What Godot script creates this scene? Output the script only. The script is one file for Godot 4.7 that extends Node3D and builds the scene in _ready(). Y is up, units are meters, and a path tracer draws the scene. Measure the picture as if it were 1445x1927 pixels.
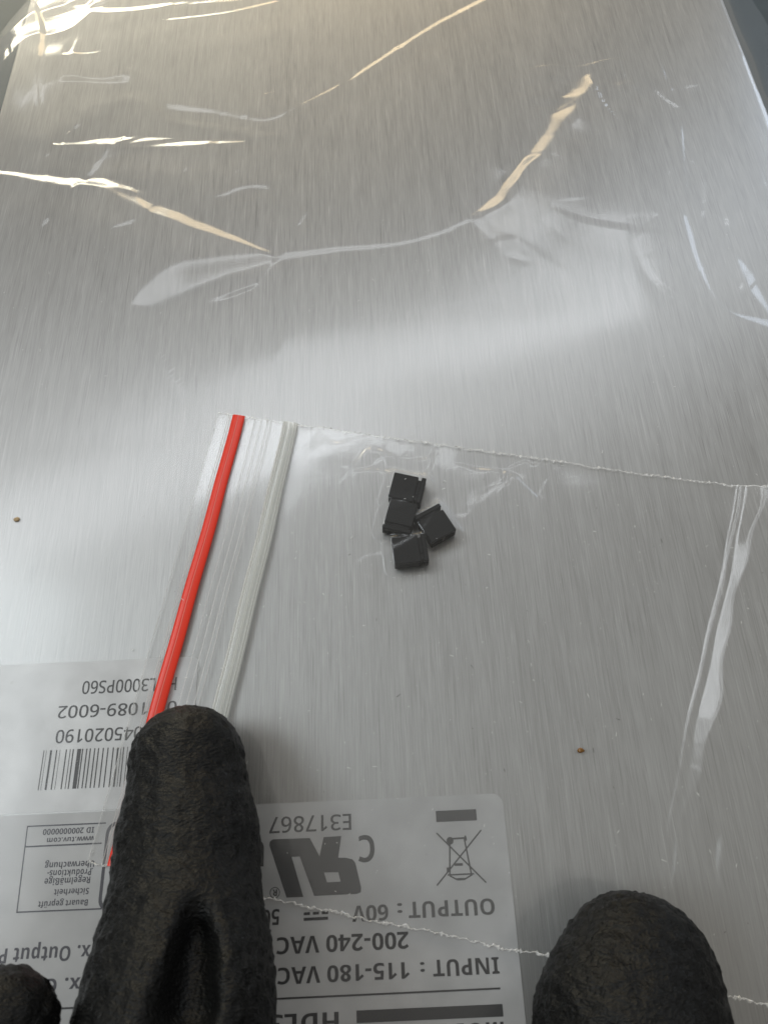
extends Node3D
# A close-up: the brushed aluminium top of a power supply, a large clear bag pushed back over it, a small zip bag
# with four jumper caps lying on it, and the gloved fingers that hold the bag. All helper coordinates are millimetres.

const MM := 0.001
var mat := {}
var tex := {}
var noise_a := FastNoiseLite.new()
var noise_b := FastNoiseLite.new()
var caps: Array = []          # [centre xz, axis angle, half length, half width, top height] of each jumper cap, for the bag's bulges


func _ready() -> void:
	camera_and_light()
	noise_a.seed = 11
	noise_a.frequency = 0.05
	noise_a.fractal_octaves = 3
	noise_b.seed = 23
	noise_b.frequency = 0.35
	noise_b.fractal_octaves = 2
	make_materials()
	build_table()
	build_power_supply()
	build_outer_bag()
	build_caps()
	build_zip_bag()
	build_hands()
	build_specks()


# ---------------------------------------------------------------- camera, light
func area(called: String, at: Vector3, aim: Vector3, size: Vector2, color: Color, energy: float) -> void:
	var l := AreaLight3D.new()
	l.name = called
	add_child(l)
	l.look_at_from_position(at, aim, Vector3.UP)
	l.area_size = size
	l.area_normalize_energy = false      # energy is then a brightness of the pane
	l.light_color = color
	l.light_energy = energy
	l.shadow_enabled = true
	l.area_range = 6.0


func dir(az: float, el: float, d: float) -> Vector3:
	var a := deg_to_rad(az)
	var e := deg_to_rad(el)
	return Vector3(sin(a) * cos(e), sin(e), -cos(a) * cos(e)) * d


func camera_and_light() -> void:
	var cam := Camera3D.new()
	cam.name = "camera"
	add_child(cam)
	var th := deg_to_rad(24.0)
	var r := deg_to_rad(2.6)
	var fw := Vector3(0, -cos(th), -sin(th))
	var up0 := Vector3(0, sin(th), -cos(th))
	var rt := Vector3.RIGHT * cos(r) - up0 * sin(r)
	var up := up0 * cos(r) + Vector3.RIGHT * sin(r)
	cam.transform = Transform3D(Basis(rt, up, -fw), Vector3(0, 111 * MM, 0))
	var lens := CameraAttributesPhysical.new()
	lens.frustum_focal_length = 16.217
	lens.frustum_near = 0.005
	lens.frustum_far = 20.0
	lens.frustum_focus_distance = 0.122
	lens.exposure_aperture = 34.0
	cam.attributes = lens
	cam.near = 0.005
	cam.far = 20.0
	cam.fov = 73.0
	cam.current = true
	var e := Environment.new()
	e.background_mode = Environment.BG_COLOR
	e.background_color = Color(0.275, 0.265, 0.246).linear_to_srgb()
	e.tonemap_mode = Environment.TONE_MAPPER_LINEAR
	e.tonemap_exposure = 1.2
	e.sdfgi_enabled = true
	e.ssao_enabled = true
	e.ssil_enabled = true
	var we := WorldEnvironment.new()
	we.name = "surroundings"
	we.environment = e
	add_child(we)
	var aim := Vector3(0, 0, -0.09)
	area("ceiling_light", aim + dir(-20, 59.0, 1.0), aim, Vector2(1.35, 0.125), Color(0.96, 0.98, 1.0), 1.12)
	area("window_light_far_left", aim + dir(-24, 11.5, 1.4), aim, Vector2(0.62, 0.25), Color(1.0, 0.965, 0.86), 3.2)
	area("window_light_ahead", aim + dir(2, 15, 1.4), aim, Vector2(0.6, 0.24), Color(1.0, 0.89, 0.7), 1.3)
	area("window_light_far_right", aim + dir(45, 23, 1.4), aim, Vector2(0.4, 0.36), Color(0.86, 0.92, 1.0), 1.0)
	area("side_window_light", aim + dir(-86, 50, 1.2), aim, Vector2(0.55, 0.5), Color(0.94, 0.98, 1.0), 1.15)


# ---------------------------------------------------------------- materials
func std(called: String, linear: Color, rough: float, metal := 0.0) -> StandardMaterial3D:
	var m := StandardMaterial3D.new()
	m.resource_name = called
	m.albedo_color = linear.linear_to_srgb()
	m.roughness = rough
	m.metallic = metal
	mat[called] = m
	return m


func clear(called: String, haze: float, tint: Color, rough := 0.06) -> StandardMaterial3D:
	var m := std(called, tint, rough)
	m.albedo_color.a = haze
	m.transparency = BaseMaterial3D.TRANSPARENCY_ALPHA
	m.cull_mode = BaseMaterial3D.CULL_DISABLED
	return m


func grey_image(w: int, h: int, a: PackedFloat32Array, lo: float, hi: float) -> ImageTexture:
	var b := PackedByteArray()
	b.resize(w * h)
	for i in w * h:
		b[i] = int(clampf((a[i] - lo) / (hi - lo), 0.0, 1.0) * 255.0)
	return ImageTexture.create_from_image(Image.create_from_data(w, h, false, Image.FORMAT_L8, b))


func brushed(seed_: int, w: int, h: int, count: int, long_: float) -> PackedFloat32Array:
	# fine scratches along v, each a run one to three pixels wide that fades at both ends
	var rng := RandomNumberGenerator.new()
	rng.seed = seed_
	var a := PackedFloat32Array()
	a.resize(w * h)
	for n in count:
		var x := rng.randi_range(0, w - 1)
		var y := rng.randi_range(0, h - 1)
		var l := int(maxf(3.0, long_ * (0.3 + 1.6 * rng.randf() * rng.randf())))
		var s := rng.randfn(0.0, 1.0)
		var wide := rng.randi_range(1, 2)
		for k in l:
			var f := (1.0 - absf(2.0 * (k + 0.5) / l - 1.0)) * s
			var row := ((y + k) % h) * w
			for q in wide:
				a[row + (x + q) % w] += f
	# broad faint bands as well
	var nw := w / 16
	var broad := PackedFloat32Array()
	broad.resize(nw * h)
	for n in 2600:
		var x := rng.randi_range(0, nw - 1)
		var y := rng.randi_range(0, h - 1)
		var l := rng.randi_range(40, 220)
		var s := rng.randfn(0.0, 0.35)
		for k in l: broad[((y + k) % h) * nw + x] += (1.0 - absf(2.0 * (k + 0.5) / l - 1.0)) * s
	for y in h:
		for x in w:
			var q := x / 16
			a[y * w + x] += lerpf(broad[y * nw + q], broad[y * nw + (q + 1) % nw], (x % 16) / 16.0)
	return a


func make_materials() -> void:
	var w := 2048
	var h := 512
	var a := brushed(5, w, h, 190000, 30.0)
	tex.brush = grey_image(w, h, a, -7.0, 7.0)
	tex.brush_color = grey_image(w, h, a, -44.0, 17.0)
	tex.brush_rough = grey_image(w, h, a, -30.0, 33.0)
	var m := std("brushed_aluminium", Color(0.92, 0.915, 0.9), 0.62, 1.0)
	m.albedo_texture = tex.brush_color
	m.roughness_texture = tex.brush_rough
	m.roughness = 0.92
	m.anisotropy_enabled = true
	m.anisotropy = 0.75
	m.heightmap_enabled = true
	m.heightmap_texture = tex.brush
	m.heightmap_scale = 0.0005
	std("plain_aluminium", Color(0.62, 0.62, 0.6), 0.42, 1.0)

	var n := FastNoiseLite.new()
	n.seed = 3
	n.frequency = 0.012
	n.fractal_octaves = 5
	tex.cloud = noise_tex(n, 512, Color(0.86, 0.86, 0.86), Color(1, 1, 1))
	tex.cloud_grey = noise_tex(n, 512, Color(0.4, 0.4, 0.4), Color(0.75, 0.75, 0.75))
	var f := FastNoiseLite.new()
	f.seed = 8
	f.noise_type = FastNoiseLite.TYPE_SIMPLEX_SMOOTH
	f.frequency = 0.05
	f.fractal_octaves = 4
	tex.grain = noise_tex(f, 512, Color(0, 0, 0), Color(1, 1, 1))

	var c := FastNoiseLite.new()
	c.seed = 31
	c.noise_type = FastNoiseLite.TYPE_SIMPLEX_SMOOTH
	c.fractal_type = FastNoiseLite.FRACTAL_RIDGED
	c.frequency = 0.026
	c.fractal_octaves = 3
	c.domain_warp_enabled = true
	c.domain_warp_amplitude = 14.0
	c.domain_warp_frequency = 0.03
	tex.crinkle = noise_tex(c, 512, Color(0, 0, 0), Color(1, 1, 1))

	m = std("white_sticker", Color(0.74, 0.75, 0.76), 0.5)
	tri(m, tex.cloud, 18.0)
	m = std("silver_sticker", Color(0.54, 0.542, 0.545), 0.42)
	tri(m, tex.cloud, 14.0)
	m = std("print", Color(0.014, 0.014, 0.018), 0.5)
	m = std("print_blue", Color(0.018, 0.018, 0.034), 0.5)
	m = std("table_paint", Color(0.035, 0.055, 0.064), 0.5)
	tri(m, tex.cloud, 9.0)
	m = std("cap_plastic", Color(0.005, 0.0054, 0.006), 0.42)
	m.metallic_specular = 0.3
	m.heightmap_enabled = true
	m.heightmap_texture = tex.grain
	m.heightmap_scale = 0.0015
	m.uv1_triplanar = true
	m.uv1_scale = Vector3.ONE * 120.0
	std("cap_socket", Color(0.004, 0.004, 0.005), 0.7)
	std("contact_metal", Color(0.55, 0.45, 0.25), 0.3, 1.0)
	m = std("glove_rubber", Color(0.021, 0.0205, 0.019), 0.42)
	m.metallic_specular = 0.31
	tri(m, tex.cloud, 90.0)
	m.albedo_color = Color(0.006, 0.0063, 0.0063).linear_to_srgb()
	m.uv1_scale = Vector3(52, 95, 95)
	m.heightmap_enabled = true
	m.heightmap_texture = tex.crinkle
	m.heightmap_scale = 0.022
	m = std("red_plastic", Color(0.9, 0.045, 0.016), 0.3)
	m.backlight_enabled = true
	m.backlight = Color(0.5, 0.05, 0.03)
	std("red_line", Color(0.95, 0.24, 0.19), 0.3)
	clear("outer_film", 0.05, Color(0.8, 0.8, 0.76), 0.15)
	clear("bag_film", 0.018, Color(0.8, 0.81, 0.8), 0.16)
	clear("bag_film_under", 0.025, Color(0.8, 0.81, 0.8))
	clear("zip_plastic", 0.34, Color(0.9, 0.91, 0.87), 0.15)
	clear("rib_plastic", 0.34, Color(0.95, 0.93, 0.9), 0.1)
	clear("seam_plastic", 0.42, Color(0.95, 0.95, 0.93), 0.1)
	std("flake", Color(0.42, 0.3, 0.16), 0.6)
	std("amber", Color(0.2, 0.09, 0.015), 0.15)
	std("dust_light", Color(0.75, 0.75, 0.73), 0.6)
	std("dust_dark", Color(0.05, 0.045, 0.04), 0.8)


func noise_tex(n: FastNoiseLite, size: int, lo: Color, hi: Color) -> NoiseTexture2D:
	var t := NoiseTexture2D.new()
	t.width = size
	t.height = size
	t.seamless = true
	t.noise = n
	var g := Gradient.new()
	g.set_color(0, lo)
	g.set_color(1, hi)
	t.color_ramp = g
	return t


func tri(m: StandardMaterial3D, t: Texture2D, scale_: float) -> void:
	m.albedo_texture = t
	m.uv1_triplanar = true
	m.uv1_scale = Vector3.ONE * scale_


# ---------------------------------------------------------------- nodes
func thing(called: String, label: String, category: String, group := "") -> Node3D:
	var o := Node3D.new()
	o.name = called
	add_child(o, true)
	tag(o, label, category, group)
	return o


func tag(o: Node, label: String, category: String, group := "", kind := "") -> void:
	if label: o.set_meta("label", label)
	if category: o.set_meta("category", category)
	if group: o.set_meta("group", group)
	if kind: o.set_meta("kind", kind)


func put(called: String, mesh: Mesh, material: String, parent: Node = self, label := "") -> MeshInstance3D:
	var o := MeshInstance3D.new()
	o.name = called
	o.mesh = mesh
	o.material_override = mat[material]
	parent.add_child(o, true)
	if label: o.set_meta("label", label)
	return o


# ---------------------------------------------------------------- mesh helpers (millimetres in, metres out)
func surface(v: PackedVector3Array, idx: PackedInt32Array, uv := PackedVector2Array(), smooth := true) -> ArrayMesh:
	var arr := []
	arr.resize(Mesh.ARRAY_MAX)
	if not smooth:
		# every face with a normal of its own
		var fv := PackedVector3Array()
		var fn := PackedVector3Array()
		for k in idx.size() / 3:
			var a := v[idx[3 * k]]
			var b := v[idx[3 * k + 1]]
			var c := v[idx[3 * k + 2]]
			var n := (c - a).cross(b - a).normalized()
			fv.append_array([a * MM, b * MM, c * MM])
			fn.append_array([n, n, n])
		arr[Mesh.ARRAY_VERTEX] = fv
		arr[Mesh.ARRAY_NORMAL] = fn
		var flat := ArrayMesh.new()
		flat.add_surface_from_arrays(Mesh.PRIMITIVE_TRIANGLES, arr)
		return flat
	var scaled := PackedVector3Array()
	scaled.resize(v.size())
	for i in v.size():
		scaled[i] = v[i] * MM
	arr[Mesh.ARRAY_VERTEX] = scaled
	arr[Mesh.ARRAY_INDEX] = idx
	if uv.size(): arr[Mesh.ARRAY_TEX_UV] = uv
	var raw := ArrayMesh.new()
	raw.add_surface_from_arrays(Mesh.PRIMITIVE_TRIANGLES, arr)
	var st := SurfaceTool.new()
	st.create_from(raw, 0)
	st.generate_normals()
	return st.commit()


func prism_into(v: PackedVector3Array, idx: PackedInt32Array, poly: PackedVector2Array, y0: float, y1: float) -> void:
	# a flat shape in x and z with thickness
	var t := Geometry2D.triangulate_polygon(poly)
	var n := poly.size()
	var base := v.size()
	for p in poly: v.append(Vector3(p.x, y1, p.y))
	for p in poly: v.append(Vector3(p.x, y0, p.y))
	for k in t.size() / 3:
		var a := poly[t[3 * k]]
		var b := poly[t[3 * k + 1]]
		var c := poly[t[3 * k + 2]]
		var up := (b - a).cross(c - a) > 0.0
		if up: idx.append_array([base + t[3 * k], base + t[3 * k + 1], base + t[3 * k + 2]])
		else: idx.append_array([base + t[3 * k], base + t[3 * k + 2], base + t[3 * k + 1]])
	var ccw := 0.0
	for i in n: ccw += poly[i].cross(poly[(i + 1) % n])
	for i in n:
		var j := (i + 1) % n
		if ccw > 0: idx.append_array([base + i, base + n + i, base + j, base + j, base + n + i, base + n + j])
		else: idx.append_array([base + i, base + j, base + n + i, base + j, base + n + j, base + n + i])


func prism(poly: PackedVector2Array, y0: float, y1: float) -> ArrayMesh:
	var v := PackedVector3Array()
	var idx := PackedInt32Array()
	prism_into(v, idx, poly, y0, y1)
	return surface(v, idx, PackedVector2Array(), false)


func rounded(x0: float, z0: float, x1: float, z1: float, r: float, n := 6) -> PackedVector2Array:
	var p := PackedVector2Array()
	for c in [[x1 - r, z1 - r, 0.0], [x0 + r, z1 - r, PI / 2], [x0 + r, z0 + r, PI], [x1 - r, z0 + r, 1.5 * PI]]:
		for k in n + 1:
			var a: float = c[2] + PI / 2 * k / n
			p.append(Vector2(c[0] + r * cos(a), c[1] + r * sin(a)))
	return p


func bar(a: Vector2, b: Vector2, w: float) -> PackedVector2Array:
	var n := (b - a).normalized().orthogonal() * w / 2
	return PackedVector2Array([a + n, b + n, b - n, a - n])


func flat_print(called: String, polys: Array, parent: Node, material := "print", y := 0.1) -> void:
	# ink: a few hundredths of a millimetre thick, on the sticker
	var v := PackedVector3Array()
	var idx := PackedInt32Array()
	for p in polys: prism_into(v, idx, p, y - 0.01, y + 0.025)
	put(called, surface(v, idx, PackedVector2Array(), false), material, parent)


# ---------------------------------------------------------------- table, power supply
func build_table() -> void:
	var v := PackedVector3Array()
	var idx := PackedInt32Array()
	prism_into(v, idx, rounded(-620, -620, 620, 480, 8), -78.0, -48.0)
	var t := put("table_top", surface(v, idx, PackedVector2Array(), false), "table_paint")
	tag(t, "grey blue table top under the metal case", "table top", "", "structure")


func build_power_supply() -> void:
	var t := thing("power_supply", "flat brushed aluminium power supply case with printed stickers on its top", "power supply")
	# cover: a sheet bent down over both long sides, rounded at the bends
	var x0 := -88.3
	var x1 := 94.0
	var za := -250.0
	var zb := 46.0
	var prof := PackedVector2Array()
	var r := 1.6
	prof.append(Vector2(x0, -46))
	prof.append(Vector2(x0, -r))
	for k in range(1, 7): prof.append(Vector2(x0 + r - r * cos(PI / 2 * k / 6), -r + r * sin(PI / 2 * k / 6)))
	for k in range(1, 24): prof.append(Vector2(lerpf(x0 + r, x1 - r, k / 24.0), 0))
	for k in 7: prof.append(Vector2(x1 - r + r * sin(PI / 2 * k / 6), -r + r * cos(PI / 2 * k / 6)))
	prof.append(Vector2(x1, -46))
	var length := PackedFloat32Array([0.0])
	for k in range(1, prof.size()): length.append(length[k - 1] + prof[k].distance_to(prof[k - 1]))
	var v := PackedVector3Array()
	var uv := PackedVector2Array()
	var idx := PackedInt32Array()
	var nz := 30
	for j in nz + 1:
		for i in prof.size():
			var z := lerpf(za, zb, float(j) / nz)
			v.append(Vector3(prof[i].x, prof[i].y, z))
			uv.append(Vector2(length[i] / 118.0, z / 165.0))
	var w := prof.size()
	for j in nz:
		for i in w - 1:
			var a := j * w + i
			idx.append_array([a, a + 1, a + w, a + 1, a + w + 1, a + w])
	put("top_cover", surface(v, idx, uv), "brushed_aluminium", t, "brushed aluminium cover with fine scratches along its length")
	v = PackedVector3Array()
	idx = PackedInt32Array()
	prism_into(v, idx, PackedVector2Array([Vector2(x0 + 0.4, zb - 2.0), Vector2(x1 - 0.4, zb - 2.0), Vector2(x1 - 0.4, zb - 0.6), Vector2(x0 + 0.4, zb - 0.6)]), -46.0, -0.6)
	put("end_panel", surface(v, idx, PackedVector2Array(), false), "plain_aluminium", t)
	v = PackedVector3Array()
	idx = PackedInt32Array()
	prism_into(v, idx, PackedVector2Array([Vector2(x0 + 0.4, za + 0.6), Vector2(x1 - 0.4, za + 0.6), Vector2(x1 - 0.4, za + 2.0), Vector2(x0 + 0.4, za + 2.0)]), -46.0, -0.6)
	put("end_panel", surface(v, idx, PackedVector2Array(), false), "plain_aluminium", t)
	v = PackedVector3Array()
	idx = PackedInt32Array()
	prism_into(v, idx, rounded(x0 + 0.2, za + 0.2, x1 - 0.2, zb - 0.2, 1), -47.9, -46.0)
	put("base_plate", surface(v, idx, PackedVector2Array(), false), "plain_aluminium", t)
	build_stickers(t)


func line(text: String, from: Vector2, to: Vector2, height: float, parent: Node, bold := true, y := 0.1, material := "print") -> void:
	# lettering that reads from «from» to «to» along its baseline; «height» is that of its capitals, upwards to the left of the direction of reading
	var f := SystemFont.new()
	f.font_names = PackedStringArray(["Droid Sans"])
	f.font_weight = 700 if bold else 400
	var face := FontVariation.new()
	face.base_font = f
	face.variation_embolden = 0.0 if bold else 0.35
	var m := TextMesh.new()
	m.text = text
	m.font = face
	m.font_size = 64
	m.pixel_size = 0.01
	m.depth = 0.02
	m.curve_step = 1.0
	m.horizontal_alignment = HORIZONTAL_ALIGNMENT_LEFT
	var cap := TextMesh.new()
	cap.text = "H"
	cap.font = face
	cap.font_size = 64
	cap.pixel_size = 0.01
	cap.depth = 0.02
	var hb := cap.get_aabb()
	var b := m.get_aabb()
	var d := (to - from)
	var e := d.normalized()
	var up := Vector2(e.y, -e.x)              # letters stand up towards here in x, z
	var sx := d.length() / b.size.x
	var sy := height / hb.size.y
	var across := Vector3(e.x, 0, e.y)
	var rise := Vector3(up.x, 0, up.y)
	var basis_ := Basis(across * sx * MM, rise * sy * MM, Vector3.UP * MM)
	# the baseline of a single line of TextMesh is where its «H» stands
	var origin := Vector3(from.x, y + 0.012, from.y) * MM - across * sx * b.position.x * MM - rise * sy * hb.position.y * MM
	var st := SurfaceTool.new()
	st.append_from(m, 0, Transform3D(basis_, origin))
	put("lettering", st.commit(), material, parent)


func build_stickers(t: Node3D) -> void:
	var s := put("serial_sticker", prism(rounded(-92.0 + 5.0, -25.4, -30.9, -3.15, 1.0), 0.01, 0.1), "white_sticker", t, "white sticker with a serial number and a barcode, upside down")
	line("HDL3000PS60", Vector2(-34.11, -22.22), Vector2(-49.07, -22.22), 2.03, s, false, 0.1, "print")
	line("01-1089-6002", Vector2(-33.81, -18.51), Vector2(-52.39, -18.51), 1.91, s, false, 0.1, "print")
	line("2045020190", Vector2(-37.29, -14.86), Vector2(-52.18, -14.86), 1.97, s, false, 0.1, "print")
	var bars := []
	for b in [[-53.75, 0.13], [-53.34, 0.06], [-52.73, 0.29], [-51.82, 0.17], [-51.25, 0.06], [-50.34, 0.17], [-49.7, 0.1], [-49.27, 0.17], [-48.57, 0.59], [-47.84, 0.17], [-47.2, 0.17], [-46.66, 0.17], [-45.98, 0.17], [-45.39, 0.17], [-44.66, 0.17], [-43.94, 0.17], [-43.12, 0.17], [-42.46, 0.25], [-41.9, 0.08], [-41.53, 0.17], [-40.9, 0.1], [-40.36, 0.21], [-39.79, 0.08], [-39.22, 0.19], [-38.66, 0.29], [-38.09, 0.08], [-37.53, 0.15]]:
		bars.append(PackedVector2Array([Vector2(b[0], -11.94), Vector2(b[0] + b[1], -11.94), Vector2(b[0] + b[1], -6.27), Vector2(b[0], -6.27)]))
	flat_print("barcode", bars, s)
	var r := put("rating_sticker", prism(rounded(-86.5, -2.95, 15.6, 38.0, 1.6), 0.01, 0.1), "silver_sticker", t, "pale grey rating sticker with input and output voltages, upside down")
	line("E317867", Vector2(-6.85, -1.10), Vector2(-18.80, -1.10), 2.16, r, false, 0.1, "print")
	line("US", Vector2(-19.52, 1.81), Vector2(-24.96, 1.81), 3.42, r, true, 0.1, "print")
	line("C", Vector2(-3.56, 1.84), Vector2(-5.92, 1.84), 3.47, r, true, 0.1, "print")
	line("OUTPUT", Vector2(12.90, 10.58), Vector2(0.90, 10.58), 1.97, r, true, 0.1, "print")
	line("60V", Vector2(-1.95, 10.75), Vector2(-6.97, 10.75), 1.91, r, true, 0.1, "print")
	line("50A", Vector2(-17.13, 10.74), Vector2(-21.10, 10.74), 1.91, r, true, 0.1, "print")
	line("200-240 VAC", Vector2(0.70, 14.14), Vector2(-17.48, 14.14), 1.98, r, true, 0.1, "print")
	line("INPUT", Vector2(12.77, 17.61), Vector2(3.81, 17.61), 1.90, r, true, 0.1, "print")
	line("115-180 VAC", Vector2(0.64, 17.70), Vector2(-17.27, 17.70), 1.90, r, true, 0.1, "print")
	line(":", Vector2(2.70, 17.82), Vector2(2.09, 17.82), 1.39, r, true, 0.1, "print")
	line(":", Vector2(0.04, 10.71), Vector2(-0.67, 10.71), 1.48, r, true, 0.1, "print")
	line("~ 22A", Vector2(-18.60, 14.16), Vector2(-26.01, 14.16), 1.91, r, true, 0.1, "print")
	line("HDL3000PS60", Vector2(-9.03, 22.96), Vector2(-33.59, 22.96), 2.09, r, true, 0.1, "print")
	line("MODEL :", Vector2(12.64, 24.85), Vector2(0.50, 24.85), 2.06, r, true, 0.1, "print")
	line("ID 2000000000", Vector2(-44.55, -0.89), Vector2(-52.04, -0.89), 0.77, r, true, 0.1, "print_blue")
	line("www.tuv.com", Vector2(-44.40, 0.32), Vector2(-51.28, 0.32), 0.71, r, true, 0.1, "print_blue")
	line("Überwachung", Vector2(-43.93, 3.54), Vector2(-51.06, 3.54), 0.84, r, true, 0.1, "print_blue")
	line("Produktions-", Vector2(-44.26, 4.58), Vector2(-50.56, 4.58), 0.83, r, true, 0.1, "print_blue")
	line("Regelmäßige", Vector2(-44.26, 5.60), Vector2(-50.79, 5.60), 0.83, r, true, 0.1, "print_blue")
	line("Sicherheit", Vector2(-44.27, 7.02), Vector2(-49.20, 7.02), 0.77, r, true, 0.1, "print_blue")
	line("Bauart geprüft", Vector2(-44.22, 8.46), Vector2(-51.23, 8.46), 0.76, r, true, 0.1, "print_blue")
	line("Max. Output Power : 3000W", Vector2(-39.82, 14.00), Vector2(-70.66, 14.00), 1.76, r, true, 0.1, "print_blue")
	line("Max. Current : 50A", Vector2(-40.17, 17.75), Vector2(-64.24, 17.75), 1.70, r, true, 0.1, "print_blue")
	# the rounded mark of two slanted letters, with its window left open
	flat_print("certification_mark", [
		PackedVector2Array([Vector2(-18.76, 2.59), Vector2(-18.68, 2.11), Vector2(-18.25, 1.84), Vector2(-12.89, 1.90), Vector2(-14.34, 4.24), Vector2(-15.51, 4.24), Vector2(-13.79, 9.37), Vector2(-16.16, 9.36)]),
		PackedVector2Array([Vector2(-12.89, 1.90), Vector2(-11.49, 4.33), Vector2(-10.86, 6.43), Vector2(-10.44, 7.69), Vector2(-12.25, 9.31), Vector2(-14.34, 4.24)]),
		PackedVector2Array([Vector2(-11.49, 4.33), Vector2(-10.89, 1.85), Vector2(-8.33, 1.82), Vector2(-8.81, 4.62), Vector2(-7.79, 4.66), Vector2(-8.84, 6.48), Vector2(-10.86, 6.43)]),
		PackedVector2Array([Vector2(-7.79, 4.66), Vector2(-6.78, 4.91), Vector2(-6.36, 5.40), Vector2(-5.63, 8.54), Vector2(-8.51, 7.67), Vector2(-8.84, 6.48)]),
		PackedVector2Array([Vector2(-5.63, 8.54), Vector2(-5.68, 9.10), Vector2(-6.25, 9.30), Vector2(-12.25, 9.31), Vector2(-10.44, 7.69), Vector2(-8.51, 7.67)])], r)
	flat_print("registered_mark", ring(Vector2(-17.83, 8.69), 0.72, 0.1), r)
	line("R", Vector2(-17.5, 8.28), Vector2(-18.15, 8.28), 0.8, r, true)
	flat_print("ink_bar", [rounded(5.58, -0.95, 11.5, 0.55, 0.05)], r)
	var bin := [bar(Vector2(5.49, 1.99), Vector2(12.03, 8.62), 0.2), bar(Vector2(11.98, 1.86), Vector2(5.06, 8.72), 0.2),
		bar(Vector2(7.40, 2.84), Vector2(9.45, 2.8), 0.24), bar(Vector2(9.42, 2.7), Vector2(10.05, 7.5), 0.22), bar(Vector2(7.35, 2.9), Vector2(6.98, 7.5), 0.22),
		bar(Vector2(9.60, 2.5), Vector2(9.68, 3.15), 0.26), bar(Vector2(6.68, 7.45), Vector2(10.42, 7.45), 0.2), bar(Vector2(6.95, 7.55), Vector2(7.9, 8.05), 0.2), bar(Vector2(7.9, 8.05), Vector2(9.1, 8.05), 0.3), bar(Vector2(9.1, 8.05), Vector2(10.15, 7.55), 0.2),
		bar(Vector2(7.75, 6.17), Vector2(8.95, 6.2), 0.34), rounded(6.6, 6.5, 7.15, 7.1, 0.1), rounded(6.86, 2.58, 7.86, 3.58, 0.49)]
	flat_print("bin_symbol", bin, r)
	flat_print("direct_current_symbol", [bar(Vector2(-10.33, 12.1), Vector2(-13.72, 12.12), 0.36), bar(Vector2(-10.33, 11.42), Vector2(-11.2, 11.43), 0.34), bar(Vector2(-11.6, 11.43), Vector2(-12.45, 11.44), 0.34), bar(Vector2(-12.85, 11.44), Vector2(-13.72, 11.45), 0.34)], r)
	flat_print("ink_rule", [bar(Vector2(-20.6, 21.22), Vector2(12.65, 21.18), 0.22)], r)
	flat_print("ink_rule", [bar(Vector2(-84.0, 21.2), Vector2(-38.0, 21.2), 0.22)], r)
	flat_print("ink_bar", [rounded(-6.67, 22.92, 12.73, 24.3, 0.05)], r)
	flat_print("ink_frame", [bar(Vector2(-54.45, -1.36), Vector2(-42.9, -1.34), 0.18), bar(Vector2(-54.45, -1.4), Vector2(-54.1, 9.7), 0.16), bar(Vector2(-54.2, 9.66), Vector2(-42.2, 9.7), 0.18), bar(Vector2(-54.4, 1.35), Vector2(-43.2, 1.33), 0.2)], r, "print_blue")
	var tuv := rounded(-42.75, -1.5, -30.5, 10.1, 1.6)
	var tuv_in := rounded(-42.3, -1.05, -30.95, 9.65, 1.3)
	var loop := []
	for k in tuv.size():
		var j := (k + 1) % tuv.size()
		if tuv[k].distance_to(tuv[j]) > 0.01: loop.append(PackedVector2Array([tuv[k], tuv[j], tuv_in[j], tuv_in[k]]))
	flat_print("ink_frame", loop, r, "print_blue")


func ring(c: Vector2, radius: float, w: float) -> Array:
	var out := []
	for k in 20:
		var a := TAU * k / 20
		var b := TAU * (k + 1) / 20
		out.append(PackedVector2Array([c + Vector2(cos(a), sin(a)) * radius, c + Vector2(cos(b), sin(b)) * radius, c + Vector2(cos(b), sin(b)) * (radius - w), c + Vector2(cos(a), sin(a)) * (radius - w)]))
	return out



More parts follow.
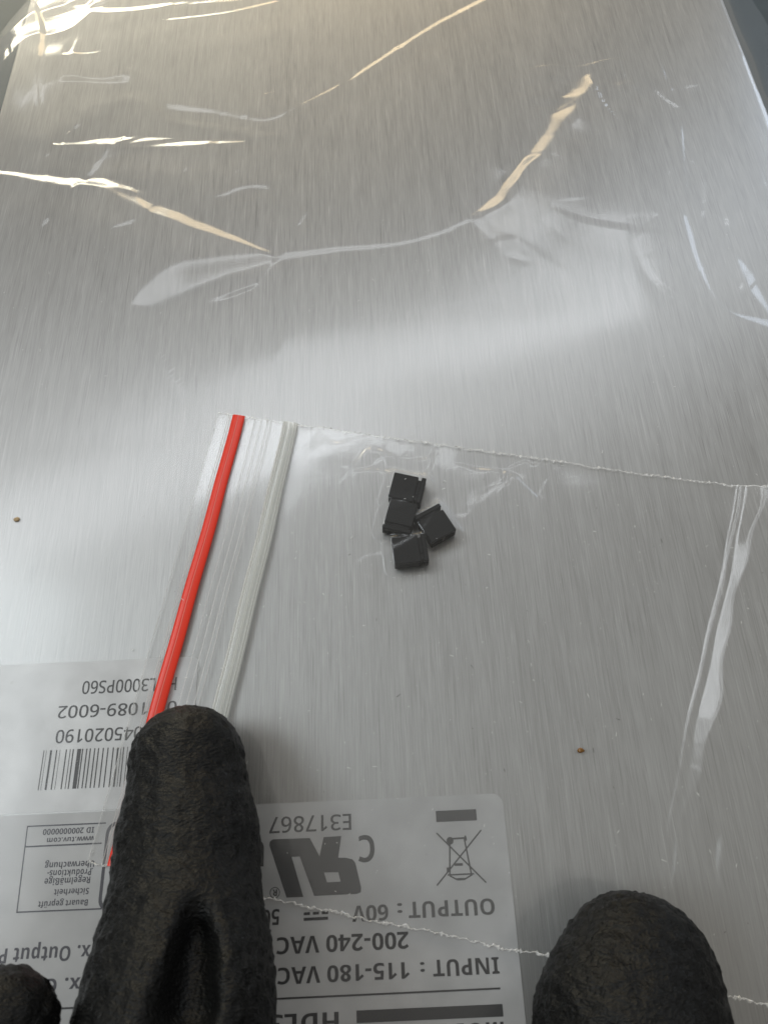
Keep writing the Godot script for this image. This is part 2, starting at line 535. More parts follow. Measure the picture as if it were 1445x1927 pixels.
class Relief:
	# heights on a regular grid of x and z (or along and across a bag)
	var x0: float
	var z0: float
	var nx: int
	var nz: int
	var step: float
	var h := PackedFloat32Array()
	var ragged := FastNoiseLite.new()
	var sharp := 0.4       # how softly a fold's flank bends at its edges, and how far it overshoots its slope
	var over := 1.0

	func _init(x0_: float, z0_: float, x1: float, z1: float, step_: float) -> void:
		x0 = x0_
		z0 = z0_
		step = step_
		nx = int((x1 - x0) / step) + 1
		nz = int((z1 - z0) / step) + 1
		h.resize(nx * nz)
		ragged.seed = 12
		ragged.frequency = 0.05
		ragged.fractal_octaves = 2

	func at(x: float, z: float) -> float:
		var i := clampi(int((x - x0) / step), 0, nx - 1)
		var j := clampi(int((z - z0) / step), 0, nz - 1)
		return h[j * nx + i]

	func creases(seed_: int, count: int, where: Rect2, steep: float) -> void:
		# small random folds, each a bent line that fades at both ends
		var rng := RandomNumberGenerator.new()
		rng.seed = seed_
		for k in count:
			var p := where.position + Vector2(rng.randf(), rng.randf()) * where.size
			var turn := rng.randfn(0.0, 0.6)
			var long_ := rng.randf_range(3.0, 9.0)
			var wide := rng.randf_range(0.3, 1.4)
			var s := steep * rng.randf_range(-1.0, 1.0)
			var line_ := []
			var n := 5
			for q in n:
				var fade := sin(PI * (q + 0.5) / n)
				line_.append_array([p.x, p.y, wide * fade, s * fade])
				turn += rng.randfn(0.0, 0.35)
				p += Vector2(cos(turn), sin(turn)) * long_
			stroke(line_, 4.0)

	func stroke(flat: Array, reach: float) -> void:
		# a fold along a line of (x, z, width, slope): one flank of that slope, then easing back over «reach»
		var pts := []
		var n := flat.size() / 4
		for k in n:
			pts.append(Vector4(flat[4 * k], flat[4 * k + 1], flat[4 * k + 2], flat[4 * k + 3]))
		var fine := []
		var away := 0.0
		for k in n - 1:
			var a: Vector4 = pts[maxi(k - 1, 0)]
			var b: Vector4 = pts[k]
			var c: Vector4 = pts[k + 1]
			var d: Vector4 = pts[mini(k + 2, n - 1)]
			away += c.x - b.x
			for q in 4:
				var t := q / 4.0
				var r := 0.5 * (2.0 * b + (c - a) * t + (2.0 * a - 5.0 * b + 4.0 * c - d) * t * t + (3.0 * b - a - 3.0 * c + d) * t * t * t)
				r.w = lerpf(b.w, c.w, t)
				fine.append(r)
		fine.append(pts[n - 1])
		var best := {}
		var m := reach * 2.0
		var side := 1.0 if away >= 0.0 else -1.0
		for k in fine.size() - 1:
			var a: Vector4 = fine[k]
			var b: Vector4 = fine[k + 1]
			var a2 := Vector2(a.x, a.y)
			var e := Vector2(b.x, b.y) - a2
			var ll := e.length_squared()
			if ll < 1e-6: continue
			var nn := Vector2(e.y, -e.x) / sqrt(ll) * side
			for j in range(maxi(0, int((minf(a.y, b.y) - m - z0) / step)), mini(nz, int((maxf(a.y, b.y) + m - z0) / step) + 2)):
				for i in range(maxi(0, int((minf(a.x, b.x) - m - x0) / step)), mini(nx, int((maxf(a.x, b.x) + m - x0) / step) + 2)):
					var p := Vector2(x0 + i * step, z0 + j * step) - a2
					var t := p.dot(e) / ll
					var tc := clampf(t, 0.0, 1.0)
					var r := p - e * tc
					var dist := r.length()
					var id := j * nx + i
					if best.has(id) and best[id][0] <= dist: continue
					var d := r.dot(nn)
					var past := 0.0
					if (k == 0 and t < 0.0) or (k == fine.size() - 2 and t > 1.0):
						past = absf(t - tc) * sqrt(ll)
					else:
						d = dist if d >= 0.0 else -dist
					best[id] = [dist, d, maxf(lerpf(a.z, b.z, tc), 0.3), past, lerpf(a.w, b.w, tc)]
		for id in best:
			var g: Array = best[id]
			var hw: float = g[2] * 0.5
			var soft := hw * sharp
			var d: float = g[1] + ragged.get_noise_2d((id % nx) * step, (id / nx) * step) * hw * 0.22
			var ramp := 0.5 * soft * (log(cosh(clampf((d + hw) / soft, -40.0, 40.0))) - log(cosh(clampf((d - hw) / soft, -40.0, 40.0))))
			h[id] -= g[4] * over / (1.0 - hw / reach) * (ramp - hw * tanh(d / reach)) * exp(-g[3] * g[3] / (0.5 * hw * hw + 0.3)) * (1.0 - smoothstep(1.1 * reach, 1.95 * reach, g[0]))


func build_outer_bag() -> void:
	var bag := thing("outer_bag", "large clear plastic bag round the case, wrinkled over its far part", "plastic bag")
	var f := Relief.new(-112.0, -216.0, 122.0, 44.0, 0.48)
	var edge := [[-112.0, 43.0], [124.0, 43.0]]
	f.stroke([-66.7, -205.4, 1.23, -0.15, -70.3, -196.7, 1.88, -0.25, -68.5, -193.9, 2.88, 0.18, -61.9, -193.8, 2.45, 0.16, -48.2, -195.5, 1.64, 0.16, -34.4, -196.3, 1.36, 0.16, -16.4, -197.7, 0.82, 0.16], 8)   # S1
	f.stroke([-50.4, -189.0, 0.66, 0.19, -35.5, -190.6, 0.89, 0.17, -21.9, -194.5, 0.67, 0.16], 6)   # S1b
	f.stroke([-71.5, -165.0, 1.04, -0.33, -62.6, -165.6, 1.55, -0.31, -56.8, -166.2, 3.43, -0.35, -50.5, -160.5, 3.40, -0.31, -47.0, -156.5, 2.55, -0.33, -36.1, -153.5, 1.88, -0.30, -23.4, -149.6, 1.42, -0.22, -16.0, -153.9, 0.94, -0.24], 8)   # S3
	f.stroke([-86.6, -203.4, 0.84, 0.75, -82.3, -191.8, 1.08, 0.75, -79.1, -181.9, 1.06, 0.75, -77.6, -170.6, 0.82, 0.75, -77.1, -160.8, 1.05, 0.75, -75.4, -153.2, 0.97, 0.75, -72.5, -146.2, 0.62, 0.75, -70.8, -144.7, 0.45, 0.75], 5)   # S4
	f.stroke([-71.7, -144.7, 0.86, 0.23, -66.2, -144.7, 2.01, 0.23, -60.1, -145.0, 3.72, 0.28, -53.9, -145.0, 3.71, 0.23, -49.1, -145.4, 2.01, 0.23, -44.2, -145.4, 0.57, 0.26], 5)   # S5
	f.stroke([-90.5, -138.0, 1.64, 0.26, -83.0, -136.6, 1.61, 0.33, -75.5, -134.7, 2.78, 0.27, -69.4, -133.4, 4.34, 0.27, -64.5, -132.6, 4.39, 0.26, -58.6, -132.7, 4.34, 0.27, -52.4, -130.6, 2.24, 0.31, -46.2, -127.0, 1.08, 0.33], 8)   # S6
	f.stroke([-63.3, -132.5, 1.54, 0.4, -52.0, -126.4, 3.88, 0.33, -41.0, -120.7, 4.35, 0.33, -30.4, -114.7, 2.83, 0.33, -20.1, -109.2, 1.11, 0.33], 10)   # S7
	f.stroke([-54.9, -142.6, 0.71, 0.26, -42.8, -143.0, 2.46, 0.24, -28.1, -143.0, 1.05, 0.24], 8)   # S5b
	f.stroke([-49.0, -98.1, 1.05, -0.13, -46.4, -99.6, 5.87, -0.12, -42.9, -102.8, 7.38, -0.12, -37.6, -104.7, 6.43, -0.15, -30.0, -106.6, 4.33, -0.13, -20.0, -108.6, 2.19, -0.13, -8.9, -109.7, 1.28, -0.14, 0.0, -110.0, 0.92, -0.14, 6.8, -110.7, 0.73, -0.11, 14.8, -113.0, 0.73, -0.11, 20.7, -116.0, 0.90, -0.09, 23.1, -118.0, 1.22, -0.08], 14)   # S8
	f.stroke([21.9, -117.3, 1.69, 0.32, 23.8, -118.6, 2.41, 0.33, 27.5, -121.5, 3.67, 0.44, 31.0, -126.5, 3.55, 0.49, 34.5, -131.7, 2.76, 0.47, 38.1, -136.1, 4.18, 0.37, 42.6, -142.7, 4.17, 0.39, 45.8, -147.9, 5.96, 0.4, 49.2, -154.1, 5.23, 0.39, 52.4, -158.7, 5.02, 0.27, 55.1, -159.4, 4.58, 0.17, 58.5, -156.9, 3.25, 0.17, 63.0, -157.4, 1.93, 0.23], 9)   # S8b
	f.stroke([66.0, -192.0, 0.3, -0.7, 65.9, -176.8, 0.44, -0.7, 66.5, -162.5, 0.59, -0.7, 68.0, -153.8, 0.49, -0.7, 71.7, -148.0, 0.35, -0.7], 5)   # S9
	f.stroke([72.9, -131.3, 0.27, 0.19, 72.6, -137.8, 0.56, 0.18, 72.0, -141.7, 0.71, -0.29, 70.1, -131.5, 0.48, -0.25, 69.0, -123.3, 0.46, -0.25, 67.1, -115.6, 0.45, -0.26], 4)   # S10a
	f.stroke([66.7, -114.8, 0.73, 0.23, 66.7, -109.6, 1.44, 0.23, 66.7, -103.7, 1.43, 0.22, 67.1, -98.0, 1.22, 0.22, 68.1, -93.2, 0.76, 0.20, 69.9, -89.7, 0.80, 0.18, 72.1, -88.0, 1.36, 0.18, 75.4, -86.5, 2.70, 0.18, 79.0, -84.6, 2.69, 0.18], 7)   # S10
	f.stroke([73.9, -105.5, 0.42, 0.16, 75.1, -103.2, 0.54, 0.18, 75.8, -99.6, 2.76, 0.18, 76.4, -94.7, 2.75, 0.18, 77.5, -90.6, 2.03, 0.18, 79.2, -85.3, 2.00, 0.18], 6)   # S11
	f.stroke([72.2, -147.0, 0.37, 0.03, 80.1, -146.9, 0.55, 0.02, 92.7, -147.8, 0.55, 0.02], 4)   # S12
	f.stroke([81.6, -123.3, 0.22, -0.20, 78.8, -114.9, 0.33, -0.20, 77.0, -108.9, 0.34, -0.20, 76.4, -103.1, 0.34, -0.20], 4)   # S13
	f.stroke([89.2, -130.2, 0.64, -0.09, 86.3, -127.1, 0.45, -0.18, 85.7, -123.1, 0.52, -0.16, 86.3, -119.4, 0.56, -0.15], 4)   # S14
	f.stroke([-16.0, -153.9, 0.86, 0.17, -5.9, -160.7, 1.30, 0.17, 7.4, -172.7, 1.57, 0.22, 18.6, -182.3, 1.64, 0.15, 27.3, -188.6, 1.96, 0.19, 34.6, -193.4, 1.51, 0.11], 8)   # S3b
	f.creases(17, 34, Rect2(-84.0, -204.0, 172.0, 100.0), 0.24)
	var dents := FastNoiseLite.new()
	dents.seed = 77
	dents.noise_type = FastNoiseLite.TYPE_SIMPLEX_SMOOTH
	dents.frequency = 0.018
	dents.fractal_octaves = 2
	var ridged := FastNoiseLite.new()
	ridged.seed = 5
	ridged.fractal_type = FastNoiseLite.FRACTAL_RIDGED
	ridged.frequency = 0.022
	ridged.fractal_octaves = 2
	var v := PackedVector3Array()
	for j in f.nz:
		for i in f.nx:
			var x := f.x0 + i * f.step
			var z := f.z0 + j * f.step
			var lim := edge_at(edge, x)
			z = minf(z, lim)
			var inside := smoothstep(18.0, 52.0, -45.0 - z)
			var y := 0.17 + 0.45 * smoothstep(20.0, 46.0, -45.0 - z) + 1.0 * smoothstep(44.0, 104.0, -45.0 - z) + f.h[j * f.nx + i] 
			y += inside * (0.26 * dents.get_noise_2d(x, z) + 0.004 * noise_b.get_noise_2d(x, z))
			# crumpled corner at the far left, and the sides hanging over the edges of the case
			var corner := smoothstep(-58.0, -84.0, x) * smoothstep(-150.0, -180.0, z)
			y += corner * (4.0 + 0.19 * (z + 176.0) + 1.5 * ridged.get_noise_2d(x, z * 0.8))
			var right := smoothstep(66.0, 86.0, x) * smoothstep(-100.0, -150.0, z)
			y += right * 0.35 * ridged.get_noise_2d(x * 0.7 + 300.0, z * 0.6)
			var over := maxf(-86.5 - x, x - 92.5)
			if over > -2.0:
				y -= 0.9 * (over + 2.0) * (over + 2.0) / (over + 8.0)
			v.append(Vector3(x, maxf(y, 0.16) if over < -1.0 else y, z))
	var idx := PackedInt32Array()
	for j in f.nz - 1:
		for i in f.nx - 1:
			var a := j * f.nx + i
			var c := a + f.nx
			if v[a].z >= v[c].z - 0.001 and v[a + 1].z >= v[c + 1].z - 0.001: continue
			idx.append_array([a, a + 1, c, a + 1, c + 1, c])
	put("film", surface(v, idx), "outer_film", bag)


func edge_at(edge: Array, x: float) -> float:
	if x <= edge[0][0]: return edge[0][1]
	for k in edge.size() - 1:
		if x <= edge[k + 1][0]:
			return lerpf(edge[k][1], edge[k + 1][1], smoothstep(0.0, 1.0, (x - edge[k][0]) / (edge[k + 1][0] - edge[k][0])))
	return edge[edge.size() - 1][1]


# ---------------------------------------------------------------- jumper caps
func box_into(v: PackedVector3Array, idx: PackedInt32Array, lo: Vector3, hi: Vector3, c: float) -> void:
	# a box with chamfered edges
	var mid := (lo + hi) / 2
	var half := (hi - lo) / 2
	var base := v.size()
	var corner := {}
	for sx in [-1, 1]:
		for sy in [-1, 1]:
			for sz in [-1, 1]:
				for ax in 3:
					var p := Vector3(sx, sy, sz) * (half - Vector3.ONE * c)
					p[ax] += c * [sx, sy, sz][ax]
					corner[[sx, sy, sz, ax]] = v.size()
					v.append(mid + p)
	var faces := []
	for ax in 3:
		var u := (ax + 1) % 3
		var w := (ax + 2) % 3
		for s in [-1, 1]:
			var q := []
			for k in [[-1, -1], [1, -1], [1, 1], [-1, 1]]:
				var key := [0, 0, 0, ax]
				key[ax] = s
				key[u] = k[0]
				key[w] = k[1]
				q.append(corner[key])
			faces.append(q)
		for s in [-1, 1]:
			for r in [-1, 1]:
				var q := []
				for k in [[-1, u], [1, u], [1, w], [-1, w]]:
					var key := [0, 0, 0, k[1]]
					key[ax] = k[0]
					key[u] = s
					key[w] = r
					q.append(corner[key])
				faces.append(q)
	for sx in [-1, 1]:
		for sy in [-1, 1]:
			for sz in [-1, 1]:
				faces.append([corner[[sx, sy, sz, 0]], corner[[sx, sy, sz, 1]], corner[[sx, sy, sz, 2]]])
	for q in faces:
		for k in q.size() - 2:
			var a: Vector3 = v[q[0]]
			var b: Vector3 = v[q[k + 1]]
			var d: Vector3 = v[q[k + 2]]
			if (d - a).cross(b - a).dot((a + b + d) / 3 - mid) > 0: idx.append_array([q[0], q[k + 1], q[k + 2]])
			else: idx.append_array([q[0], q[k + 2], q[k + 1]])


func boxes(list: Array, c := 0.08) -> ArrayMesh:
	var v := PackedVector3Array()
	var idx := PackedInt32Array()
	for b in list: box_into(v, idx, b[0], b[1], c)
	return surface(v, idx, PackedVector2Array(), false)


func build_caps() -> void:
	# x runs from the open end to the flange
	var l := 2.85
	var w := 2.4
	var t := 2.5
	var first: Node3D
	var spots := [
		[Vector2(4.23, -52.6), 16.4, "black plastic jumper cap at the top of the group, its rim to the right"],
		[Vector2(2.72, -47.25), 106.6, "black jumper cap touching the top cap, its rim pointing down towards the label"],
		[Vector2(8.61, -45.7), 242.6, "black jumper cap lying askew at the right with its open end towards the viewer"],
		[Vector2(4.07, -41.2), -4.5, "black jumper cap nearest the viewer, below the others, its rim to the right"]]
	for s in spots:
		caps.append([s[0], deg_to_rad(s[1]), l, w, t + 0.35])
		var o: Node3D
		if first == null:
			o = thing("jumper_cap", "", "jumper cap", "jumper caps in the zip bag")
			first = o
			put("housing", boxes([
				[Vector3(-l + 1.1, 0, -w), Vector3(l - 1.35, t, w)],
				[Vector3(-l, t - 0.42, -w), Vector3(-l + 1.25, t, w)], [Vector3(-l, 0, -w), Vector3(-l + 1.25, 0.42, w)],
				[Vector3(-l + 0.01, 0.3, w - 0.45), Vector3(-l + 1.25, t - 0.3, w)], [Vector3(-l + 0.01, 0.3, -w), Vector3(-l + 1.25, t - 0.3, -w + 0.45)],
				[Vector3(-l + 0.02, 0.3, -0.22), Vector3(-l + 1.25, t - 0.3, 0.22)]]), "cap_plastic", o)
			put("neck", boxes([[Vector3(l - 1.45, 0.3, -w + 0.42), Vector3(l - 0.7, t - 0.36, w - 0.42)]], 0.04), "cap_plastic", o)
			put("rim", boxes([[Vector3(l - 0.8, 0.05, -w - 0.1), Vector3(l, t + 0.04, w + 0.1)]], 0.14), "cap_plastic", o)
			put("grip_ridge", boxes([[Vector3(l - 1.3, 0.1, -0.9), Vector3(l - 0.75, t - 0.2, 0.9)]], 0.04), "cap_plastic", o)
			for sgn in [-1, 1]:
				put("contact", boxes([[Vector3(-l + 0.55, 0.7, sgn * 1.2 - 0.5), Vector3(-l + 1.15, t - 0.7, sgn * 1.2 + 0.5)]], 0.05), "cap_socket", o)
		else:
			o = first.duplicate()
			o.name = "jumper_cap_%03d" % (caps.size() - 1)
			add_child(o, true)
		tag(o, s[2], "jumper cap", "jumper caps in the zip bag")
		o.position = Vector3(s[0].x, 0.42, s[0].y) * MM
		o.rotation.y = -deg_to_rad(s[1])


# ---------------------------------------------------------------- zip bag
const BAG_AT := Vector2(-30.2, -71.1)
const BAG_ALONG := Vector2(0.977, 0.213)
const BAG_ACROSS := Vector2(-0.191, 0.982)
const BAG_LONG := 128.0
const BAG_WIDE := 76.2


func bag_xz(u: float, w: float) -> Vector2:
	return BAG_AT + BAG_ALONG * u + BAG_ACROSS * w


func fold_rise(u: float, w: float) -> float:
	# beyond a crease that runs slanting across the bag its end is bent up
	var d := u - (95.0 - 0.228 * w) - 0.3 * sin(w * 0.11) - 0.1 * sin(w * 0.41)
	var ridge := 0.22 * exp(-d * d / 0.2)
	if d <= 0.0: return 0.35 * exp(d / 2.2) * (1.0 if d > -14.0 else 0.0) + ridge
	# a wide flank next to the crease, then a gentler one with long soft folds
	var wide := 2.6 - 1.2 * smoothstep(40.0, 70.0, w) + 0.5 * sin(w * 0.17 + 1.0) + 0.3 * sin(w * 0.53)
	return 0.35 + ridge + (0.47 + 0.06 * smoothstep(30.0, 68.0, w)) * minf(d, wide) + 0.22 * maxf(d - wide, 0.0) + 0.3 * noise_a.get_noise_2d(d * 2.2, w * 0.5 + 40.0) * smoothstep(wide, wide + 5.0, d)


func under_height(u: float, w: float) -> float:
	return 0.32 + fold_rise(u, w) * 0.9


func cap_height(p: Vector2) -> float:
	var best := 0.0
	for c in caps:
		var q: Vector2 = (p - c[0]).rotated(-c[1])
		var d := Vector2(maxf(absf(q.x) - c[2], 0.0), maxf(absf(q.y) - c[3], 0.0)).length()
		best = maxf(best, (c[4] + 0.3) * exp(-d * d / 1.9) if d > 0.0 else c[4] + 0.3)
	return best


func build_zip_bag() -> void:
	var bag := thing("zip_bag", "small clear zip bag with a red strip at its mouth, holding four black caps", "zip bag")
	var f := Relief.new(0.0, 0.0, BAG_LONG, BAG_WIDE, 0.26)
	f.creases(29, 16, Rect2(20.0, 25.0, 62.0, 46.0), 0.16)
	f.sharp = 0.9
	f.over = 1.25
	f.stroke([19.2, 1.4, 0.34, -0.50, 19.1, 2.7, 0.33, -0.38, 20.2, 3.1, 0.57, 0.43, 20.9, 1.6, 0.38, 0.39, 21.9, 2.5, 0.54, 0.45, 23.5, 2.6, 0.76, 0.39, 25.6, 1.3, 0.76, 0.39, 28.4, 0.2, 0.57, 0.39], 3)
	f.stroke([29.0, 2.9, 0.53, -0.50, 26.8, 7.2, 0.50, -0.50, 27.9, 7.7, 0.54, 0.43, 30.5, 7.1, 0.73, 0.42, 33.0, 7.1, 0.54, 0.43, 34.9, 7.4, 0.54, 0.43, 39.1, 7.0, 0.72, 0.43], 3)
	f.stroke([29.1, 3.1, 0.54, 0.44, 31.2, 4.0, 0.71, -0.40, 32.3, 4.8, 0.51, -0.47, 33.7, 6.5, 0.88, 0.44, 37.0, 6.9, 0.90, 0.43, 40.0, 6.4, 0.53, 0.47, 40.9, 4.5, 0.49, 0.50, 40.9, 2.6, 0.32, 0.40], 3)
	f.stroke([31.0, 2.8, 0.36, 0.43, 33.8, 3.8, 0.55, 0.43, 36.4, 4.3, 0.37, 0.41, 39.6, 3.2, 0.55, 0.43, 40.6, 2.1, 0.34, 0.50, 40.8, 1.2, 0.33, 0.50], 3)
	f.stroke([45.8, 3.5, 0.37, 0.41, 49.2, 3.8, 0.73, 0.41, 53.0, 3.6, 0.73, 0.41, 55.4, 4.2, 0.90, 0.35, 57.4, 5.6, 0.70, 0.37, 59.9, 7.7, 1.05, 0.37, 60.6, 7.8, 0.35, 0.42], 3)
	f.stroke([48.3, 13.0, 1.43, 0.20, 48.4, 10.5, 2.87, 0.19, 49.0, 6.7, 3.42, 0.11, 50.4, 4.0, 1.83, 0.09, 52.5, 3.2, 0.82, 0.07], 3)
	f.stroke([50.4, 10.6, 0.74, 0.10, 52.0, 8.3, 2.05, 0.11, 54.2, 7.2, 1.62, 0.08, 57.5, 7.1, 1.36, 0.03, 59.4, 7.6, 1.08, 0.01], 3)
	f.stroke([53.8, 4.1, 0.48, -0.50, 53.5, 5.4, 0.66, -0.48, 54.6, 6.1, 0.51, 0.50, 54.8, 4.5, 0.47, 0.50], 3)
	f.stroke([54.8, 2.4, 0.53, 0.46, 57.5, 0.7, 0.73, 0.44, 59.0, 1.3, 0.73, 0.42, 60.1, 0.0, 0.51, 0.50], 3)
	f.stroke([32.7, 26.9, 0.8, 0.12, 39.2, 28.4, 1.0, 0.12, 45.5, 29.2, 0.6, 0.12], 6)
	var n := FastNoiseLite.new()
	n.seed = 41
	n.frequency = 0.045
	n.fractal_octaves = 2
	var v := PackedVector3Array()
	var low := PackedVector3Array()
	for j in f.nz:
		for i in f.nx:
			var u := i * f.step
			var w := minf(j * f.step, BAG_WIDE)
			var p := bag_xz(u, w)
			p += BAG_ACROSS * 0.12 * noise_b.get_noise_2d(u * 1.5, w) * (1.0 if j == 0 or j == f.nz - 1 else 0.0)
			var rim := minf(smoothstep(0.0, 7.0, w), smoothstep(0.0, 7.0, BAG_WIDE - w))
			var y := 0.5 + 0.35 * rim + fold_rise(u, w)
			var c := rim * cap_height(p)
			y = 0.5 * (y + c + sqrt((y - c) * (y - c) + 0.05)) - 0.06 + f.h[j * f.nx + i]
			y += rim * 0.16 * n.get_noise_2d(u, w) * (1.0 - smoothstep(0.3, 1.5, c)) + 0.006 * noise_b.get_noise_2d(u * 2.0, w * 2.0)
			y += 0.5 * rim * exp(-pow((w - 62.0) / 10.0, 2.0)) * n.get_noise_2d(u * 2.0 + 90.0, w * 0.4)
			y = lerpf(0.72, y, smoothstep(15.0, 19.0, u))
			v.append(Vector3(p.x, maxf(y, 0.46 + fold_rise(u, w)), p.y))
			low.append(Vector3(p.x, under_height(u, w) + 0.03 * n.get_noise_2d(u * 1.3 + 50.0, w), p.y))
	var idx := PackedInt32Array()
	for j in f.nz - 1:
		for i in f.nx - 1:
			var a := j * f.nx + i
			var c := a + f.nx
			idx.append_array([a, a + 1, c, a + 1, c + 1, c])
	put("front_sheet", surface(v, idx), "bag_film", bag)
	put("back_sheet", surface(low, idx), "bag_film_under", bag)
	# the mouth: a printed red strip, faint ribs and the clear zip
	put("red_strip", bag_rib(2.95, 5.3, 0.8, 0.16, 3), "red_plastic", bag, "red strip along the mouth of the bag")
	put("strip_line", bag_rib(4.0, 4.17, 0.94, 0.09, 1), "red_line", bag)
	put("strip_line", bag_rib(3.85, 3.95, 0.93, 0.07, 1), "red_plastic", bag)
	for u in [2.1, 2.5, 7.2, 8.4, 9.6, 10.3]:
		put("rib", bag_rib(u, u + 0.13, 0.76, 0.12, 1), "rib_plastic", bag)
	put("zip_track", bag_rib(12.6, 15.5, 0.78, 0.3, 2), "zip_plastic", bag, "clear ribbed zip of the bag")
	for u in [12.75, 13.2, 13.9, 14.15, 14.75, 15.15]:
		put("zip_rib", bag_rib(u, u + 0.22, 1.0, 0.26, 2), "zip_plastic", bag)
	put("side_seam", seam(0.0, 31), "seam_plastic", bag, "crimped seam along the far side of the bag")
	put("side_seam", seam(BAG_WIDE, 57), "seam_plastic", bag, "crimped seam along the near side of the bag")
	put("mouth_edge", mouth_edge(), "seam_plastic", bag)


func bag_rib(u0: float, u1: float, y: float, high: float, arc: int) -> ArrayMesh:
	# a bead along the mouth from seam to seam: flat underneath, rounded above
	var v := PackedVector3Array()
	var idx := PackedInt32Array()
	var n := 60
	var across := arc * 2 + 2
	for k in n + 1:
		var w := lerpf(0.1, BAG_WIDE - 0.1, float(k) / n)
		var bend := 0.12 * sin(w * 0.09) + 0.05 * sin(w * 0.33)
		for i in across:
			var s := float(i) / (across - 1)
			var lift := y + high * (1.0 - pow(absf(2.0 * s - 1.0), 3.0))
			var p := bag_xz(lerpf(u0, u1, s) + bend, w)
			v.append(Vector3(p.x, lift, p.y))
		for s in [1.0, 0.0]:
			var p := bag_xz(lerpf(u0, u1, s) + bend, w)
			v.append(Vector3(p.x, y - 0.03, p.y))
	var m := across + 2
	for k in n:
		for i in m:
			var a := k * m + i
			var b := k * m + (i + 1) % m
			idx.append_array([a, b, a + m, b, b + m, a + m])
	return surface(v, idx)


func seam(w: float, seed_: int) -> ArrayMesh:
	# the welded edge: a narrow uneven bead of melted film
	var rng := RandomNumberGenerator.new()
	rng.seed = seed_
	var v := PackedVector3Array()
	var idx := PackedInt32Array()
	var n := 520
	var sway := 0.0
	for k in n + 1:
		var u := BAG_LONG * k / n
		sway = sway * 0.72 + rng.randf_range(-0.14, 0.14)
		var wide := 0.06 + 0.3 * pow(rng.randf(), 4.0)
		var high := 0.06 + 0.3 * pow(rng.randf(), 4.0)
		var y := 0.48 + fold_rise(u, w)
		for q in [[-1.0, 0.0], [-0.4, 1.0], [0.4, 0.8], [1.0, 0.0]]:
			var p := bag_xz(u, w + sway + q[0] * wide)
			v.append(Vector3(p.x, y + q[1] * high - 0.1, p.y))
	for k in n:
		for i in 4:
			var a := k * 4 + i
			var b := k * 4 + (i + 1) % 4
			idx.append_array([a, a + 4, b, b, a + 4, b + 4])
	return surface(v, idx, PackedVector2Array(), false)


func mouth_edge() -> ArrayMesh:
	var v := PackedVector3Array()
	var idx := PackedInt32Array()
	var n := 200
	for k in n + 1:
		var w := BAG_WIDE * k / n
		var r := 0.06 + 0.1 * maxf(0.0, noise_b.get_noise_2d(w * 3.0, 4.0))
		var u := 0.12 * noise_a.get_noise_2d(w * 4.0, 9.0)
		for q in [[-1.0, 0.0], [0.0, 1.0], [1.0, 0.0]]:
			var p := bag_xz(u + q[0] * r, w)
			v.append(Vector3(p.x, 0.5 + q[1] * r, p.y))
	for k in n:
		for i in 3:
			var a := k * 3 + i
			var b := k * 3 + (i + 1) % 3
			idx.append_array([a, b, a + 3, b, b + 3, a + 3])
	return surface(v, idx)


# ---------------------------------------------------------------- gloved hands
func field(p: Vector3, bones: Array, cuts: Array) -> float:
	var d := 1e3
	for b in bones:
		var a: Vector3 = b[0]
		var e: Vector3 = b[1]
		var t := clampf((p - a).dot(e) / b[2], 0.0, 1.0)
		var q := p.distance_to(a + e * t) - lerpf(b[3], b[4], t)
		var k: float = b[5]
		var m := maxf(k - absf(d - q), 0.0) / k
		d = minf(d, q) - m * m * k * 0.25
	for b in cuts:
		var a: Vector3 = b[0]
		var e: Vector3 = b[1]
		var t := clampf((p - a).dot(e) / b[2], 0.0, 1.0)
		var q := lerpf(b[3], b[4], t) - p.distance_to(a + e * t)
		var k: float = b[5]
		var m := maxf(k - absf(d - q), 0.0) / k
		d = maxf(d, q) + m * m * k * 0.25
	return d


func bone(a: Vector3, b: Vector3, ra: float, rb: float, k := 4.0) -> Array:
	return [a, b - a, maxf((b - a).length_squared(), 1e-6), ra, rb, k]


